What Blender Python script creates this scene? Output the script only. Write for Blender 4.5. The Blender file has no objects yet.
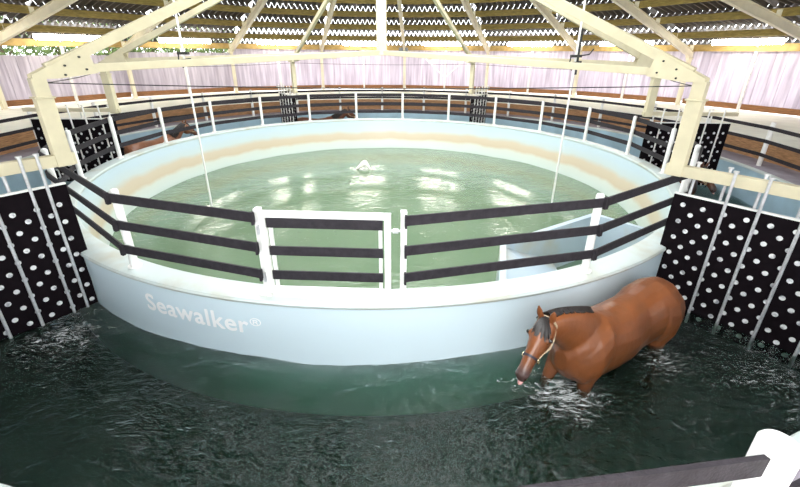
import bpy, bmesh, math, random
from mathutils import Vector, Matrix
R = math.radians
rnd = random.Random(7)
scn = bpy.context.scene
COL = scn.collection

# ------------------------------------------------------------------ helpers
def P(az, r, z=0.0):
    a = R(az)
    return Vector((r*math.sin(a), r*math.cos(a), z))

def sock(node, *names):
    for n in names:
        if n in node.inputs: return node.inputs[n]

def mat(name, col, rough=0.5, metal=0.0, var=0.0, vscale=6.0, bump=0.0, bscale=30.0, coat=0.0, spec=None, stretch=None, col2=None, lo=.35, hi=.65, sub=0.0):
    m = bpy.data.materials.new(name); m.use_nodes = True
    nt = m.node_tree; b = nt.nodes['Principled BSDF']
    b.inputs['Base Color'].default_value = (*col, 1)
    b.inputs['Roughness'].default_value = rough
    b.inputs['Metallic'].default_value = metal
    if coat: b.inputs['Coat Weight'].default_value = coat; b.inputs['Coat Roughness'].default_value = .12
    if spec is not None: b.inputs['Specular IOR Level'].default_value = spec
    if var or bump or col2:
        tc = nt.nodes.new('ShaderNodeTexCoord'); mp = nt.nodes.new('ShaderNodeMapping')
        nt.links.new(tc.outputs['Object'], mp.inputs['Vector'])
        if stretch: mp.inputs['Scale'].default_value = stretch
    if var or col2:
        n = nt.nodes.new('ShaderNodeTexNoise'); n.inputs['Scale'].default_value = vscale; n.inputs['Detail'].default_value = 5
        nt.links.new(mp.outputs[0], n.inputs['Vector'])
        r = nt.nodes.new('ShaderNodeValToRGB')
        c2 = col2 if col2 else tuple(c*(1-var) for c in col)
        r.color_ramp.elements[0].position = lo; r.color_ramp.elements[0].color = (*c2, 1)
        r.color_ramp.elements[1].position = hi; r.color_ramp.elements[1].color = (*col, 1)
        nt.links.new(n.outputs['Fac'], r.inputs['Fac']); nt.links.new(r.outputs['Color'], b.inputs['Base Color'])
    if bump:
        n2 = nt.nodes.new('ShaderNodeTexNoise'); n2.inputs['Scale'].default_value = bscale; n2.inputs['Detail'].default_value = 4
        nt.links.new(mp.outputs[0], n2.inputs['Vector'])
        bp = nt.nodes.new('ShaderNodeBump'); bp.inputs['Strength'].default_value = bump; bp.inputs['Distance'].default_value = .02
        nt.links.new(n2.outputs['Fac'], bp.inputs['Height']); nt.links.new(bp.outputs['Normal'], b.inputs['Normal'])
    return m

class MB:
    """collects verts and faces; build() links them as one mesh object"""
    def __init__(s): s.v = []; s.f = []; s.mi = []; s.cur = 0
    def add(s, vs, fs):
        k = len(s.v); s.v += [tuple(v) for v in vs]
        s.f += [tuple(i+k for i in f) for f in fs]; s.mi += [s.cur]*len(fs)
        return s
    def box(s, c, ax, ay, az):
        """c centre, three half-axis vectors"""
        c = Vector(c); ax, ay, az = Vector(ax), Vector(ay), Vector(az)
        vs = [c+i*ax+j*ay+k*az for i in (-1, 1) for j in (-1, 1) for k in (-1, 1)]
        return s.add(vs, [(0,1,3,2),(4,6,7,5),(0,4,5,1),(2,3,7,6),(0,2,6,4),(1,5,7,3)])
    def beam(s, a, b, w, h, up=(0,0,1)):
        """bar from a to b, width w (sideways), height h (towards up)"""
        a, b = Vector(a), Vector(b); d = (b-a)
        side = d.cross(Vector(up)).normalized(); u = side.cross(d).normalized()
        return s.box((a+b)/2, d/2, side*w/2, u*h/2)
    def ibeam(s, a, b, w, h, t=.02, up=(0,0,1)):
        a, b = Vector(a), Vector(b); d = (b-a)
        side = d.cross(Vector(up)).normalized(); u = side.cross(d).normalized()
        o = u*(h/2-t/2)
        s.box((a+b)/2+o, d/2, side*w/2, u*t/2); s.box((a+b)/2-o, d/2, side*w/2, u*t/2)
        return s.box((a+b)/2, d/2, side*t/2, u*(h/2-t))
    def tube(s, pts, rad, n=10, cap=True):
        pts = [Vector(p) for p in pts]; rings = []
        rad = rad if isinstance(rad, (list, tuple)) else [rad]*len(pts)
        prev = None
        for i, p in enumerate(pts):
            t = (pts[min(i+1, len(pts)-1)]-pts[max(i-1, 0)]).normalized()
            if prev is None:
                x = t.cross(Vector((0,0,1)));
                if x.length < .01: x = t.cross(Vector((0,1,0)))
                x.normalize()
            else: x = (prev - t*prev.dot(t)).normalized()
            prev = x; y = t.cross(x)
            rings.append([p+(x*math.cos(2*math.pi*k/n)+y*math.sin(2*math.pi*k/n))*rad[i] for k in range(n)])
        return s.rings(rings, cap)
    def rings(s, rings, cap=True):
        n = len(rings[0]); vs = [v for r in rings for v in r]; fs = []
        for i in range(len(rings)-1):
            for k in range(n):
                k2 = (k+1) % n
                fs.append((i*n+k, i*n+k2, (i+1)*n+k2, (i+1)*n+k))
        if cap: fs.append(tuple(reversed(range(n)))); fs.append(tuple((len(rings)-1)*n+k for k in range(n)))
        return s.add(vs, fs)
    def disc(s, c, rad, axis, th, n=14):
        axis = Vector(axis).normalized()
        return s.tube([Vector(c)-axis*th/2, Vector(c)+axis*th/2], rad, n)
    def lathe(s, prof, n=160, a0=0, a1=360, closed=False):
        full = abs(a1-a0-360) < 1e-6; m = n if full else n+1
        vs = [P(a0+(a1-a0)*k/n, r, z) for k in range(m) for (r, z) in prof]
        L = len(prof); fs = []
        for k in range(n):
            k2 = (k+1) % m
            for j in range(L if closed else L-1):
                j2 = (j+1) % L
                fs.append((k*L+j, k*L+j2, k2*L+j2, k2*L+j))
        return s.add(vs, fs)
    def build(s, name, m, parent=None, smooth=False, bevel=0, world=True):
        me = bpy.data.meshes.new(name)
        org = Vector((0,0,0))
        vs = s.v
        if parent is not None and world:
            inv = WM(parent).inverted(); vs = [tuple(inv @ Vector(v)) for v in vs]
        me.from_pydata(vs, [], s.f)
        for mm in (m if isinstance(m, (list, tuple)) else [m]): me.materials.append(mm)
        for p, i in zip(me.polygons, s.mi): p.material_index = i
        bm = bmesh.new(); bm.from_mesh(me); bmesh.ops.recalc_face_normals(bm, faces=bm.faces); bm.to_mesh(me); bm.free()
        if smooth:
            for p in me.polygons: p.use_smooth = True
            me.set_sharp_from_angle(angle=R(40))
        o = bpy.data.objects.new(name, me); COL.objects.link(o)
        if parent is not None: o.parent = parent
        if bevel:
            b = o.modifiers.new('bevel', 'BEVEL'); b.width = bevel; b.segments = 2; b.limit_method = 'ANGLE'
        return o

def WM(o):
    m = o.matrix_basis.copy()
    while o.parent: o = o.parent; m = o.matrix_basis @ m
    return m

def tag(o, label=None, cat=None, group=None, kind=None):
    if label: o['label'] = label
    if cat: o['category'] = cat
    if group: o['group'] = group
    if kind: o['kind'] = kind
    return o

def empty(name, loc, rz=0):
    o = bpy.data.objects.new(name, None); COL.objects.link(o)
    o.matrix_basis = Matrix.Translation(Vector(loc)) @ Matrix.Rotation(rz, 4, 'Z')
    o.empty_display_size = .2
    return o

def dup(o, parent=None):
    c = o.copy(); COL.objects.link(c)
    if parent is not None: c.parent = parent
    for ch in [x for x in bpy.data.objects if x.parent == o]: dup(ch, c)
    return c

# ------------------------------------------------------------------ materials
M = {}
M['cream'] = mat('cream_painted_steel', (.66, .59, .41), .42, var=.10, vscale=5)
M['raft'] = mat('lightened_cream_rafter', (.90, .84, .66), .45, var=.08, vscale=4)  # cream made lighter: light put into the colour of the roof steel
M['white'] = mat('white_painted_steel', (.90, .89, .86), .38, var=.05, vscale=8)
M['galv'] = mat('galvanised_rod', (.72, .72, .74), .35, metal=.4, var=.2, vscale=20)
M['rail'] = mat('black_rubber_rail', (.035, .030, .036), .62, var=.35, vscale=14, bump=.2, bscale=60, spec=.22)
M['rubber'] = mat('black_rubber_sheet', (.009, .006, .008), .8, var=.3, vscale=10, spec=.06)
M['paledisc'] = mat('pale_disc', (.80, .80, .80), .4, col2=(.33, .33, .36), vscale=14, lo=.33, hi=.5)  # pale discs on the rubber, tone varying at random to grey
M['wood'] = mat('brown_stained_board', (.36, .16, .06), .6, var=.35, vscale=4, stretch=(1, 1, 8))
M['wood2'] = mat('brown_kick_board', (.56, .30, .14), .7, var=.45, vscale=5, stretch=(1, 1, 10))
M['purlin'] = mat('treated_timber_purlin', (.46, .34, .10), .7, var=.4, vscale=5, stretch=(1, 1, 6))
M['eave'] = mat('yellow_timber_eave', (.55, .37, .13), .7, var=.25, vscale=5)
M['sheet'] = mat('grey_brown_roof_sheet', (.085, .068, .058), .5, var=.4, vscale=1.5)
M['concrete'] = mat('grey_purple_walkway', (.40, .36, .42), .8, var=.25, vscale=3)
M['sand'] = mat('pale_sand_ground', (.95, .94, .84), .9, var=.08, vscale=2)
M['dark'] = mat('black_metal', (.02, .02, .02), .5)
M['greybox'] = mat('grey_plastic', (.28, .31, .36), .5)
M['leather'] = mat('dark_leather', (.025, .02, .035), .45, var=.3, vscale=40)
M['tan'] = mat('pale_webbing', (.55, .42, .28), .7, var=.3, vscale=40)
M['brass'] = mat('brass', (.85, .70, .45), .25, metal=1)
M['hair'] = mat('black_horse_hair', (.016, .011, .010), .45, var=.5, vscale=30)
M['eye'] = mat('horse_eye', (.01, .007, .006), .08)
M['pink'] = mat('pink_tongue', (.75, .38, .36), .4)
M['float'] = mat('white_float', (.95, .90, .84), .5, var=.12, vscale=18)
M['text'] = mat('white_lettering', (1, 1, 1), .5)
M['leaf'] = mat('hedge_leaf', (.17, .25, .07), .6, col2=(.05, .09, .02), vscale=3)
M['bark'] = mat('bark', (.2, .14, .09), .9, var=.4)
M['floorgrey'] = mat('channel_floor', (.035, .05, .045), .8, var=.4, vscale=2)

# tub shell: light blue gel coat; below the rim inside an old waterline stain
def tub_mat():
    m = bpy.data.materials.new('pale_blue_fibreglass'); m.use_nodes = True
    nt = m.node_tree; b = nt.nodes['Principled BSDF']; N = nt.nodes.new; Lk = nt.links.new
    b.inputs['Roughness'].default_value = .28
    tc = N('ShaderNodeTexCoord'); sp = N('ShaderNodeSeparateXYZ'); Lk(tc.outputs['Object'], sp.inputs[0])
    ln = N('ShaderNodeVectorMath'); ln.operation = 'LENGTH'
    cb = N('ShaderNodeCombineXYZ'); Lk(sp.outputs[0], cb.inputs[0]); Lk(sp.outputs[1], cb.inputs[1]); Lk(cb.outputs[0], ln.inputs[0])
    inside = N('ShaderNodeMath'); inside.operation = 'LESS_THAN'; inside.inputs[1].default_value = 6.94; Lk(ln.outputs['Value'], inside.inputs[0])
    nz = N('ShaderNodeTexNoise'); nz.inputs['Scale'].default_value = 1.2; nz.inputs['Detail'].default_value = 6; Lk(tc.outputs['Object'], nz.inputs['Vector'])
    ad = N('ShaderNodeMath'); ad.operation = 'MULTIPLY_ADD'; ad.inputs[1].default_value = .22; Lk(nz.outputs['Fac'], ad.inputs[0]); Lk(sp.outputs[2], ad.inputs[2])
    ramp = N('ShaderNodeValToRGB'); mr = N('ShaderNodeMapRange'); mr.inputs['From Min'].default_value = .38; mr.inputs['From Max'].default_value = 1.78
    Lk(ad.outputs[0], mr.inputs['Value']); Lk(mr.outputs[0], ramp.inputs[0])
    blue = (.50, .62, .67, 1)  # inside tone painted darker than outside, shade put into the colour
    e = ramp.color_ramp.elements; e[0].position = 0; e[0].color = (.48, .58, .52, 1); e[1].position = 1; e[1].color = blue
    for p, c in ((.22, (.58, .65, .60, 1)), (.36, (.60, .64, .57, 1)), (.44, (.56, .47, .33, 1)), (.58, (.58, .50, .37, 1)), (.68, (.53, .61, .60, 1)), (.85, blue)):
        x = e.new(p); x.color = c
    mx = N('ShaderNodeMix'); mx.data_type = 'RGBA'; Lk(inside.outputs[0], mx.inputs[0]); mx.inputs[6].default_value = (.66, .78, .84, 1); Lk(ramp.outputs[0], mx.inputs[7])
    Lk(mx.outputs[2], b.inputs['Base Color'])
    return m
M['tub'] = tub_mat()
M['rim'] = mat('white_rim', (.61, .68, .66), .35, col2=(.52, .51, .42), vscale=1.6, lo=.25, hi=.5)
M['step'] = mat('pale_blue_step', (.50, .60, .68), .35, col2=(.50, .50, .43), vscale=1.2, lo=.3, hi=.5)
M['outerwall'] = mat('teal_blue_channel_wall', (.44, .62, .72), .3, var=.2, vscale=1.5)

# horse coat: bay, dark points on the lower legs and muzzle
def coat(name, c, dark=(.03, .015, .01)):
    m = bpy.data.materials.new(name); m.use_nodes = True
    nt = m.node_tree; b = nt.nodes['Principled BSDF']; N = nt.nodes.new; Lk = nt.links.new
    b.inputs['Roughness'].default_value = .38; b.inputs['Coat Weight'].default_value = .35; b.inputs['Coat Roughness'].default_value = .2
    b.inputs['Specular IOR Level'].default_value = .4
    tc = N('ShaderNodeTexCoord'); sp = N('ShaderNodeSeparateXYZ'); Lk(tc.outputs['Object'], sp.inputs[0])
    nz = N('ShaderNodeTexNoise'); nz.inputs['Scale'].default_value = 3; nz.inputs['Detail'].default_value = 5; Lk(tc.outputs['Object'], nz.inputs['Vector'])
    r = N('ShaderNodeValToRGB'); r.color_ramp.elements[0].position = .3; r.color_ramp.elements[0].color = tuple(x*.62 for x in c)+(1,)
    r.color_ramp.elements[1].position = .7; r.color_ramp.elements[1].color = (*c, 1); Lk(nz.outputs['Fac'], r.inputs[0])
    mr = N('ShaderNodeMapRange'); mr.inputs['From Min'].default_value = .85; mr.inputs['From Max'].default_value = .55; Lk(sp.outputs[2], mr.inputs['Value'])
    mx = N('ShaderNodeMix'); mx.data_type = 'RGBA'; Lk(mr.outputs[0], mx.inputs[0]); Lk(r.outputs[0], mx.inputs[6]); mx.inputs[7].default_value = (*dark, 1)
    at = N('ShaderNodeAttribute'); at.attribute_name = 'muzzle'
    mx2 = N('ShaderNodeMix'); mx2.data_type = 'RGBA'; Lk(at.outputs['Fac'], mx2.inputs[0]); Lk(mx.outputs[2], mx2.inputs[6]); mx2.inputs[7].default_value = (.06, .04, .04, 1)
    Lk(mx2.outputs[2], b.inputs['Base Color'])
    n2 = N('ShaderNodeTexNoise'); n2.inputs['Scale'].default_value = 14; n2.inputs['Detail'].default_value = 3; Lk(tc.outputs['Object'], n2.inputs['Vector'])
    bp = N('ShaderNodeBump'); bp.inputs['Strength'].default_value = .25; bp.inputs['Distance'].default_value = .02; Lk(n2.outputs['Fac'], bp.inputs['Height']); Lk(bp.outputs[0], b.inputs['Normal'])
    return m
M['bay'] = coat('bay_coat', (.25, .078, .024))
M['brown'] = coat('brown_coat', (.16, .055, .025))
M['chest'] = coat('chestnut_coat', (.40, .17, .09))

# translucent lilac-white wall boards, daylight glows through them
def wall_mat():
    m = bpy.data.materials.new('translucent_wall_board'); m.use_nodes = True
    nt = m.node_tree; N = nt.nodes.new; Lk = nt.links.new
    b = nt.nodes['Principled BSDF']; out = nt.nodes['Material Output']
    tc = N('ShaderNodeTexCoord'); mp = N('ShaderNodeMapping'); mp.inputs['Scale'].default_value = (5, 5, .35); Lk(tc.outputs['Object'], mp.inputs[0])
    nz = N('ShaderNodeTexNoise'); nz.inputs['Scale'].default_value = 1.6; nz.inputs['Detail'].default_value = 7; Lk(mp.outputs[0], nz.inputs['Vector'])
    r = N('ShaderNodeValToRGB'); r.color_ramp.elements[0].position = .32; r.color_ramp.elements[0].color = (.50, .45, .51, 1)
    r.color_ramp.elements[1].position = .66; r.color_ramp.elements[1].color = (.74, .69, .74, 1); Lk(nz.outputs['Fac'], r.inputs[0])
    Lk(r.outputs[0], b.inputs['Base Color']); b.inputs['Roughness'].default_value = .6
    tr = N('ShaderNodeBsdfTranslucent'); Lk(r.outputs[0], tr.inputs[0])
    mx = N('ShaderNodeMixShader'); mx.inputs[0].default_value = .55; Lk(b.outputs[0], mx.inputs[1]); Lk(tr.outputs[0], mx.inputs[2]); Lk(mx.outputs[0], out.inputs['Surface'])
    return m
M['wall'] = wall_mat()

def water(name, tint, murk, murkfac, bumps, bdist, bstr, gloss_rough=.03, foam_glints=None, density=0.0, absorb=(.3, .6, .45), ior=1.34):
    m = bpy.data.materials.new(name); m.use_nodes = True
    nt = m.node_tree; N = nt.nodes.new; Lk = nt.links.new
    nt.nodes.remove(nt.nodes['Principled BSDF']); out = nt.nodes['Material Output']
    tc = N('ShaderNodeTexCoord')
    h = None
    for sc, am, st in bumps:
        mp = N('ShaderNodeMapping'); mp.inputs['Scale'].default_value = st; Lk(tc.outputs['Object'], mp.inputs[0])
        nz = N('ShaderNodeTexNoise'); nz.inputs['Scale'].default_value = sc; nz.inputs['Detail'].default_value = 3; nz.inputs['Distortion'].default_value = 1.2
        Lk(mp.outputs[0], nz.inputs['Vector'])
        ml = N('ShaderNodeMath'); ml.operation = 'MULTIPLY'; ml.inputs[1].default_value = am; Lk(nz.outputs['Fac'], ml.inputs[0])
        if h is None: h = ml
        else:
            ad = N('ShaderNodeMath'); ad.operation = 'ADD'; Lk(h.outputs[0], ad.inputs[0]); Lk(ml.outputs[0], ad.inputs[1]); h = ad
    bp = N('ShaderNodeBump'); bp.inputs['Strength'].default_value = bstr; bp.inputs['Distance'].default_value = bdist; Lk(h.outputs[0], bp.inputs['Height'])
    gl = N('ShaderNodeBsdfGlossy'); gl.inputs['Roughness'].default_value = gloss_rough; gl.inputs['Color'].default_value = (1, 1, 1, 1); Lk(bp.outputs[0], gl.inputs['Normal'])
    tr = N('ShaderNodeBsdfTransparent'); tr.inputs[0].default_value = (*tint, 1)
    df = N('ShaderNodeBsdfDiffuse'); df.inputs[0].default_value = (*murk, 1); Lk(bp.outputs[0], df.inputs['Normal'])
    m1 = N('ShaderNodeMixShader'); m1.inputs[0].default_value = murkfac; Lk(tr.outputs[0], m1.inputs[1]); Lk(df.outputs[0], m1.inputs[2])
    fr = N('ShaderNodeFresnel'); fr.inputs['IOR'].default_value = ior; Lk(bp.outputs[0], fr.inputs['Normal'])
    m2 = N('ShaderNodeMixShader'); Lk(fr.outputs[0], m2.inputs[0]); Lk(m1.outputs[0], m2.inputs[1]); Lk(gl.outputs[0], m2.inputs[2])
    last = m2
    if foam_glints:
        tot = None
        for (c, rad, sq) in foam_glints:
            vm = N('ShaderNodeMapping'); vm.vector_type = 'POINT'; vm.inputs['Location'].default_value = (-c[0], -c[1], 0); Lk(tc.outputs['Object'], vm.inputs[0])
            cb = N('ShaderNodeVectorMath'); cb.operation = 'MULTIPLY'; cb.inputs[1].default_value = (1, 1, 0); Lk(vm.outputs[0], cb.inputs[0])
            ln = N('ShaderNodeVectorMath'); ln.operation = 'LENGTH'; Lk(cb.outputs[0], ln.inputs[0])
            mr = N('ShaderNodeMapRange'); mr.inputs['From Min'].default_value = rad; mr.inputs['From Max'].default_value = rad*.1; mr.inputs['To Max'].default_value = sq; Lk(ln.outputs['Value'], mr.inputs['Value'])
            if tot is None: tot = mr
            else:
                ad = N('ShaderNodeMath'); ad.operation = 'MAXIMUM'; Lk(tot.outputs[0], ad.inputs[0]); Lk(mr.outputs[0], ad.inputs[1]); tot = ad
        mp = N('ShaderNodeMapping'); mp.inputs['Rotation'].default_value = (0, 0, R(-25)); mp.inputs['Scale'].default_value = (1, 2.6, 1); Lk(tc.outputs['Object'], mp.inputs[0])
        fz = N('ShaderNodeTexNoise'); fz.inputs['Scale'].default_value = 4.5; fz.inputs['Detail'].default_value = 9; fz.inputs['Roughness'].default_value = .68; fz.inputs['Distortion'].default_value = 2.2; Lk(mp.outputs[0], fz.inputs['Vector'])
        th = N('ShaderNodeMath'); th.operation = 'MULTIPLY_ADD'; th.inputs[1].default_value = .30; Lk(tot.outputs[0], th.inputs[0]); Lk(fz.outputs['Fac'], th.inputs[2])
        st = N('ShaderNodeMapRange'); st.inputs['From Min'].default_value = .72; st.inputs['From Max'].default_value = 1.0; Lk(th.outputs[0], st.inputs['Value'])
        fd = N('ShaderNodeBsdfDiffuse'); fd.inputs[0].default_value = (.75, .78, .78, 1)
        m3 = N('ShaderNodeMixShader'); Lk(st.outputs[0], m3.inputs[0]); Lk(last.outputs[0], m3.inputs[1]); Lk(fd.outputs[0], m3.inputs[2]); last = m3
    Lk(last.outputs[0], out.inputs['Surface'])
    if density:
        va = N('ShaderNodeVolumeAbsorption'); va.inputs['Color'].default_value = (*absorb, 1); va.inputs['Density'].default_value = density
        Lk(va.outputs[0], out.inputs['Volume'])
    return m

WZ = -.87      # water level of the channel
PZ = -1.2      # water level of the pool
M['channel'] = water('dark_green_channel_water', (.95, 1, .97), (.036, .064, .055), .25,
    ((1.1, .8, (1, 1, 1)), (3.2, .7, (1, 1.6, 1)), (8, .26, (1, 1.8, 1)), (20, .05, (1, 1, 1))), .10, .9, .03,
    foam_glints=[((2.05, -7.75), .9, 1.0), ((1.55, -7.6), .55, .7), ((3.5, -7.25), .9, .8), ((4.6, -7.7), 2.0, .62), ((3.4, -8.1), 1.5, .45), ((-4.3, -6.5), 1.3, .85), ((-5.2, -7.4), 1.4, .6), ((7.6, -3.6), 1.8, .6)],  # foam at the horse; patches by the near panels also paint in glints
    density=3.4, absorb=(.45, .77, .62))
M['poolwater'] = water('milky_green_pool_water', (.9, 1, .93), (.17, .26, .155), .88,
    ((1.5, .8, (1, 1.5, 1)), (4.2, .7, (1, 1.7, 1)), (9, .10, (1, 1.5, 1))), .0125, 1.0, .0, density=.8, absorb=(.55, .85, .6), ior=2.1)

# lamp tube
def emis(name, c, s):
    m = bpy.data.materials.new(name); m.use_nodes = True; b = m.node_tree.nodes['Principled BSDF']
    b.inputs['Base Color'].default_value = (*c, 1); b.inputs['Emission Color'].default_value = (*c, 1); b.inputs['Emission Strength'].default_value = s
    return m
M['lamp'] = emis('glowing_tube', (1, .95, .84), 26)

# ------------------------------------------------------------------ camera
f, pitch, yaw, roll = 402.18, .4033, .0448, .0075
fw = Vector((0, math.cos(pitch), -math.sin(pitch))); up = Vector((0, math.sin(pitch), math.cos(pitch))); rt = Vector((1, 0, 0))
rot = Matrix.Rotation(-yaw, 3, 'Z'); fw, up, rt = rot@fw, rot@up, rot@rt
c_, s_ = math.cos(roll), math.sin(roll)
rt2 = rt*c_+up*s_; up2 = up*c_-rt*s_
cam = bpy.data.objects.new('camera', bpy.data.cameras.new('camera')); COL.objects.link(cam)
mw = Matrix((rt2, up2, -fw)).transposed().to_4x4(); mw.translation = Vector((0, -11.115, 2.651)); cam.matrix_world = mw
cam.data.sensor_width = 36; cam.data.lens = f*36/800; cam.data.shift_y = (225-243.5)/800; cam.data.clip_start = .05; cam.data.clip_end = 300
scn.camera = cam

# ------------------------------------------------------------------ setting: ground, walkway, wall, ceiling
mb = MB(); mb.lathe([(9.70, -.10), (9.70, -.03), (10.62, -.03), (10.62, -.10)], 120, closed=True)
tag(mb.build('floor', M['concrete'], smooth=True), kind='structure')
mb = MB(); mb.lathe([(10.68, .44), (60, .44)], 120)
mb.build('ground', M['sand']); tag(bpy.data.objects['ground'], kind='structure')
bpy.data.objects['ground'].name = 'floor'
k = 0
for a in range(0, 360, 12):        # kick boards between the fence posts of the walkway
    k += 1
    mb = MB(); pr = [(10.62, -.10), (10.62, .46), (10.675, .46), (10.675, -.10)]
    mb.lathe(pr, 4, a+.01, a+11.99, closed=True)
    tag(mb.build('baseboard_%d' % k, M['wood2']), kind='structure')

RA = [5+18*k for k in range(20)]   # rafter azimuths
WALLR = 17.0
def wall_bay(a0, top):
    p0, p1 = P(a0, WALLR), P(a0+18, WALLR); d = (p1-p0); L = d.length; d.normalize(); nrm = Vector((d.y, -d.x, 0))
    n = int(L/.2); mb = MB(); w = L/n
    for i in range(n):
        off = nrm*(.009 if i % 2 else -.009)
        dz = rnd.uniform(-.015, .015)
        c = p0+d*(w*(i+.5))+off; z0 = .62; z1 = top+dz
        mb.box(c+Vector((0,0,(z0+z1)/2)), d*(w*.53), nrm*.006, Vector((0,0,(z1-z0)/2)))
    return mb, p0, p1, d, nrm
def side_name(a):
    a = (a+180) % 360-180
    return 'back' if -45 < a < 45 else 'right' if 45 <= a < 135 else 'left' if -135 < a <= -45 else 'front'
walls = {}
for a0 in RA:
    am = (a0+9+180) % 360-180
    top = 2.47 if am < -45 and am > -140 else 2.62 if am < -25 and am > -140 else 2.95
    s = side_name(am)
    if s == 'front': continue
    mb, p0, p1, d, nrm = wall_bay(a0, top)
    if s not in walls: walls[s] = [MB(), MB()]
    walls[s][0].add(mb.v, mb.f)
    walls[s][1].beam(p0+d*.1-nrm*.0+Vector((0,0,.62)), p1-d*.1+Vector((0,0,.62)), .06, .24)
    k += 1
for s, (a, b) in walls.items():
    tag(a.build('wall_'+s, M['wall']), kind='structure')
    tag(b.build('baseboard_'+s, M['wood']), kind='structure')

RIN, ROUT, TAN, SL = 5.2, 17.45, math.tan(R(9)), .27
def zroof(v): return 3.06+(16.8-v)*SL          # line of the purlin tops
ROWS = [5.2, 6.7, 8.2, 9.75, 11.3, 13.05, 14.9, 16.6, 17.45]
ceil = MB()
for a0 in RA:                                  # stepped rows of corrugated sheets: lapped with gaps added to show light stripes
    am = (a0+9+180) % 360-180; d = P(am, 1); t = Vector((d.y, -d.x, 0))
    if abs(am) > 170: continue
    for i in range(len(ROWS)-1):
        va, vb = ROWS[i], ROWS[i+1]; p = .26; um = vb*TAN; n = int(um/p)+1
        za, zb = zroof(va)+.01, zroof(vb)+((.13 if i > 4 else .06) if i < len(ROWS)-2 else .02)
        for q_ in range(-n, n+1):
            for (ua, ub, ha, hb) in ((0, .2, 0, 0), (.2, .5, 0, 1), (.5, .7, 1, 1), (.7, 1, 1, 0)):
                u0, u1 = max(-um, min(um, (q_+ua)*p)), max(-um, min(um, (q_+ub)*p))
                if u1-u0 < 1e-4: continue
                v0 = max(va, max(abs(u0), abs(u1))/TAN)
                if v0 >= vb-.02: continue
                zz = za+(zb-za)*(v0-va)/(vb-va); h0, h1 = ha*.17, hb*.17
                ceil.add([d*v0+t*u0+Vector((0,0,zz+h0)), d*v0+t*u1+Vector((0,0,zz+h1)), d*vb+t*u1+Vector((0,0,zb+h1-.02)), d*vb+t*u0+Vector((0,0,zb+h0-.02))], [(0,1,2,3)])
ceiling = tag(ceil.build('ceiling', M['sheet']), kind='structure')
for a in RA:                                     # steel rafters
    aa = (a+180) % 360-180
    c9 = math.cos(R(9))
    mb = MB(); r0, r1 = 5.3/c9, 17.3/c9
    mb.ibeam(P(a, r0, zroof(5.3)-.40), P(a, r1, zroof(17.3)-.40), .14, .30, .022)
    for v in (16.6, 15.0, 13.1, 11.3, 9.7):
        mb.box(P(a, v/c9-.12, zroof(v)-.14), P(a, .012), P(a+90, .08), Vector((0,0,.12)))
    mb.build('rafter', M['raft'], ceiling)
for a0 in RA:                                    # purlins, one board per bay and row
    am = (a0+9+180) % 360-180
    if abs(am) > 110: continue
    d = P(am, 1); t = Vector((d.y, -d.x, 0))
    for v in (16.6, 14.9, 13.05, 11.3, 9.75, 8.2, 6.7):
        h = .28 if v > 16 else .24
        mb = MB(); z = zroof(v)-h/2-.005
        mb.box(d*v+Vector((0,0,z)), t*(v*TAN-.02), d*.04, Vector((0,0,h/2)))
        mb.build('purlin', M['eave'] if v > 16 else M['purlin'], ceiling)
mb = MB()                                        # steel ring round an unseen roof opening added to let skylight in
for a in RA: mb.beam(P(a, 5.35, zroof(5.2)-.2), P(a+18, 5.35, zroof(5.2)-.2), .12, .25)
mb.build('ring_beam', M['cream'], ceiling)

posn = lambda a: ('right' if a > 0 else 'left')
def ordw(i): return ['first', 'second', 'third', 'fourth', 'fifth', 'sixth', 'seventh', 'eighth'][i]
for a in RA:                                     # roof columns
    aa = (a+180) % 360-180
    if abs(aa) > 110: continue
    mb = MB(); q = P(aa, 16.75); d = P(aa, 1); t = Vector((d.y, -d.x, 0))
    zt = zroof(16.6)-.55
    mb.ibeam(q+Vector((0,0,.44)), q+Vector((0,0,zt)), .16, .18, .018, up=tuple(d))
    mb.box(q+Vector((0,0,.452)), d*.14, t*.14, Vector((0,0,.012)))
    # haunch under the rafter
    mb.add([q-t*.012-d*.5+Vector((0,0,zt+.13)), q-t*.012+d*.1+Vector((0,0,zt)), q-t*.012-d*.07+Vector((0,0,zt-.4)),
            q+t*.012-d*.5+Vector((0,0,zt+.13)), q+t*.012+d*.1+Vector((0,0,zt)), q+t*.012-d*.07+Vector((0,0,zt-.4))],
           [(0,1,2),(5,4,3),(0,3,4,1),(1,4,5,2),(2,5,3,0)])
    o = mb.build('roof_column', M['raft'])
    n = int(round(abs(aa-5)/18))
    lab = ('cream steel roof column at the back wall just right of the central mast' if n == 0 else
           'cream steel roof column at the wall, %s %s of the middle one' % (ordw(n-1), 'right' if aa > 5 else 'left'))
    tag(o, lab, 'column', 'steel roof columns under the rafters')
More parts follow.
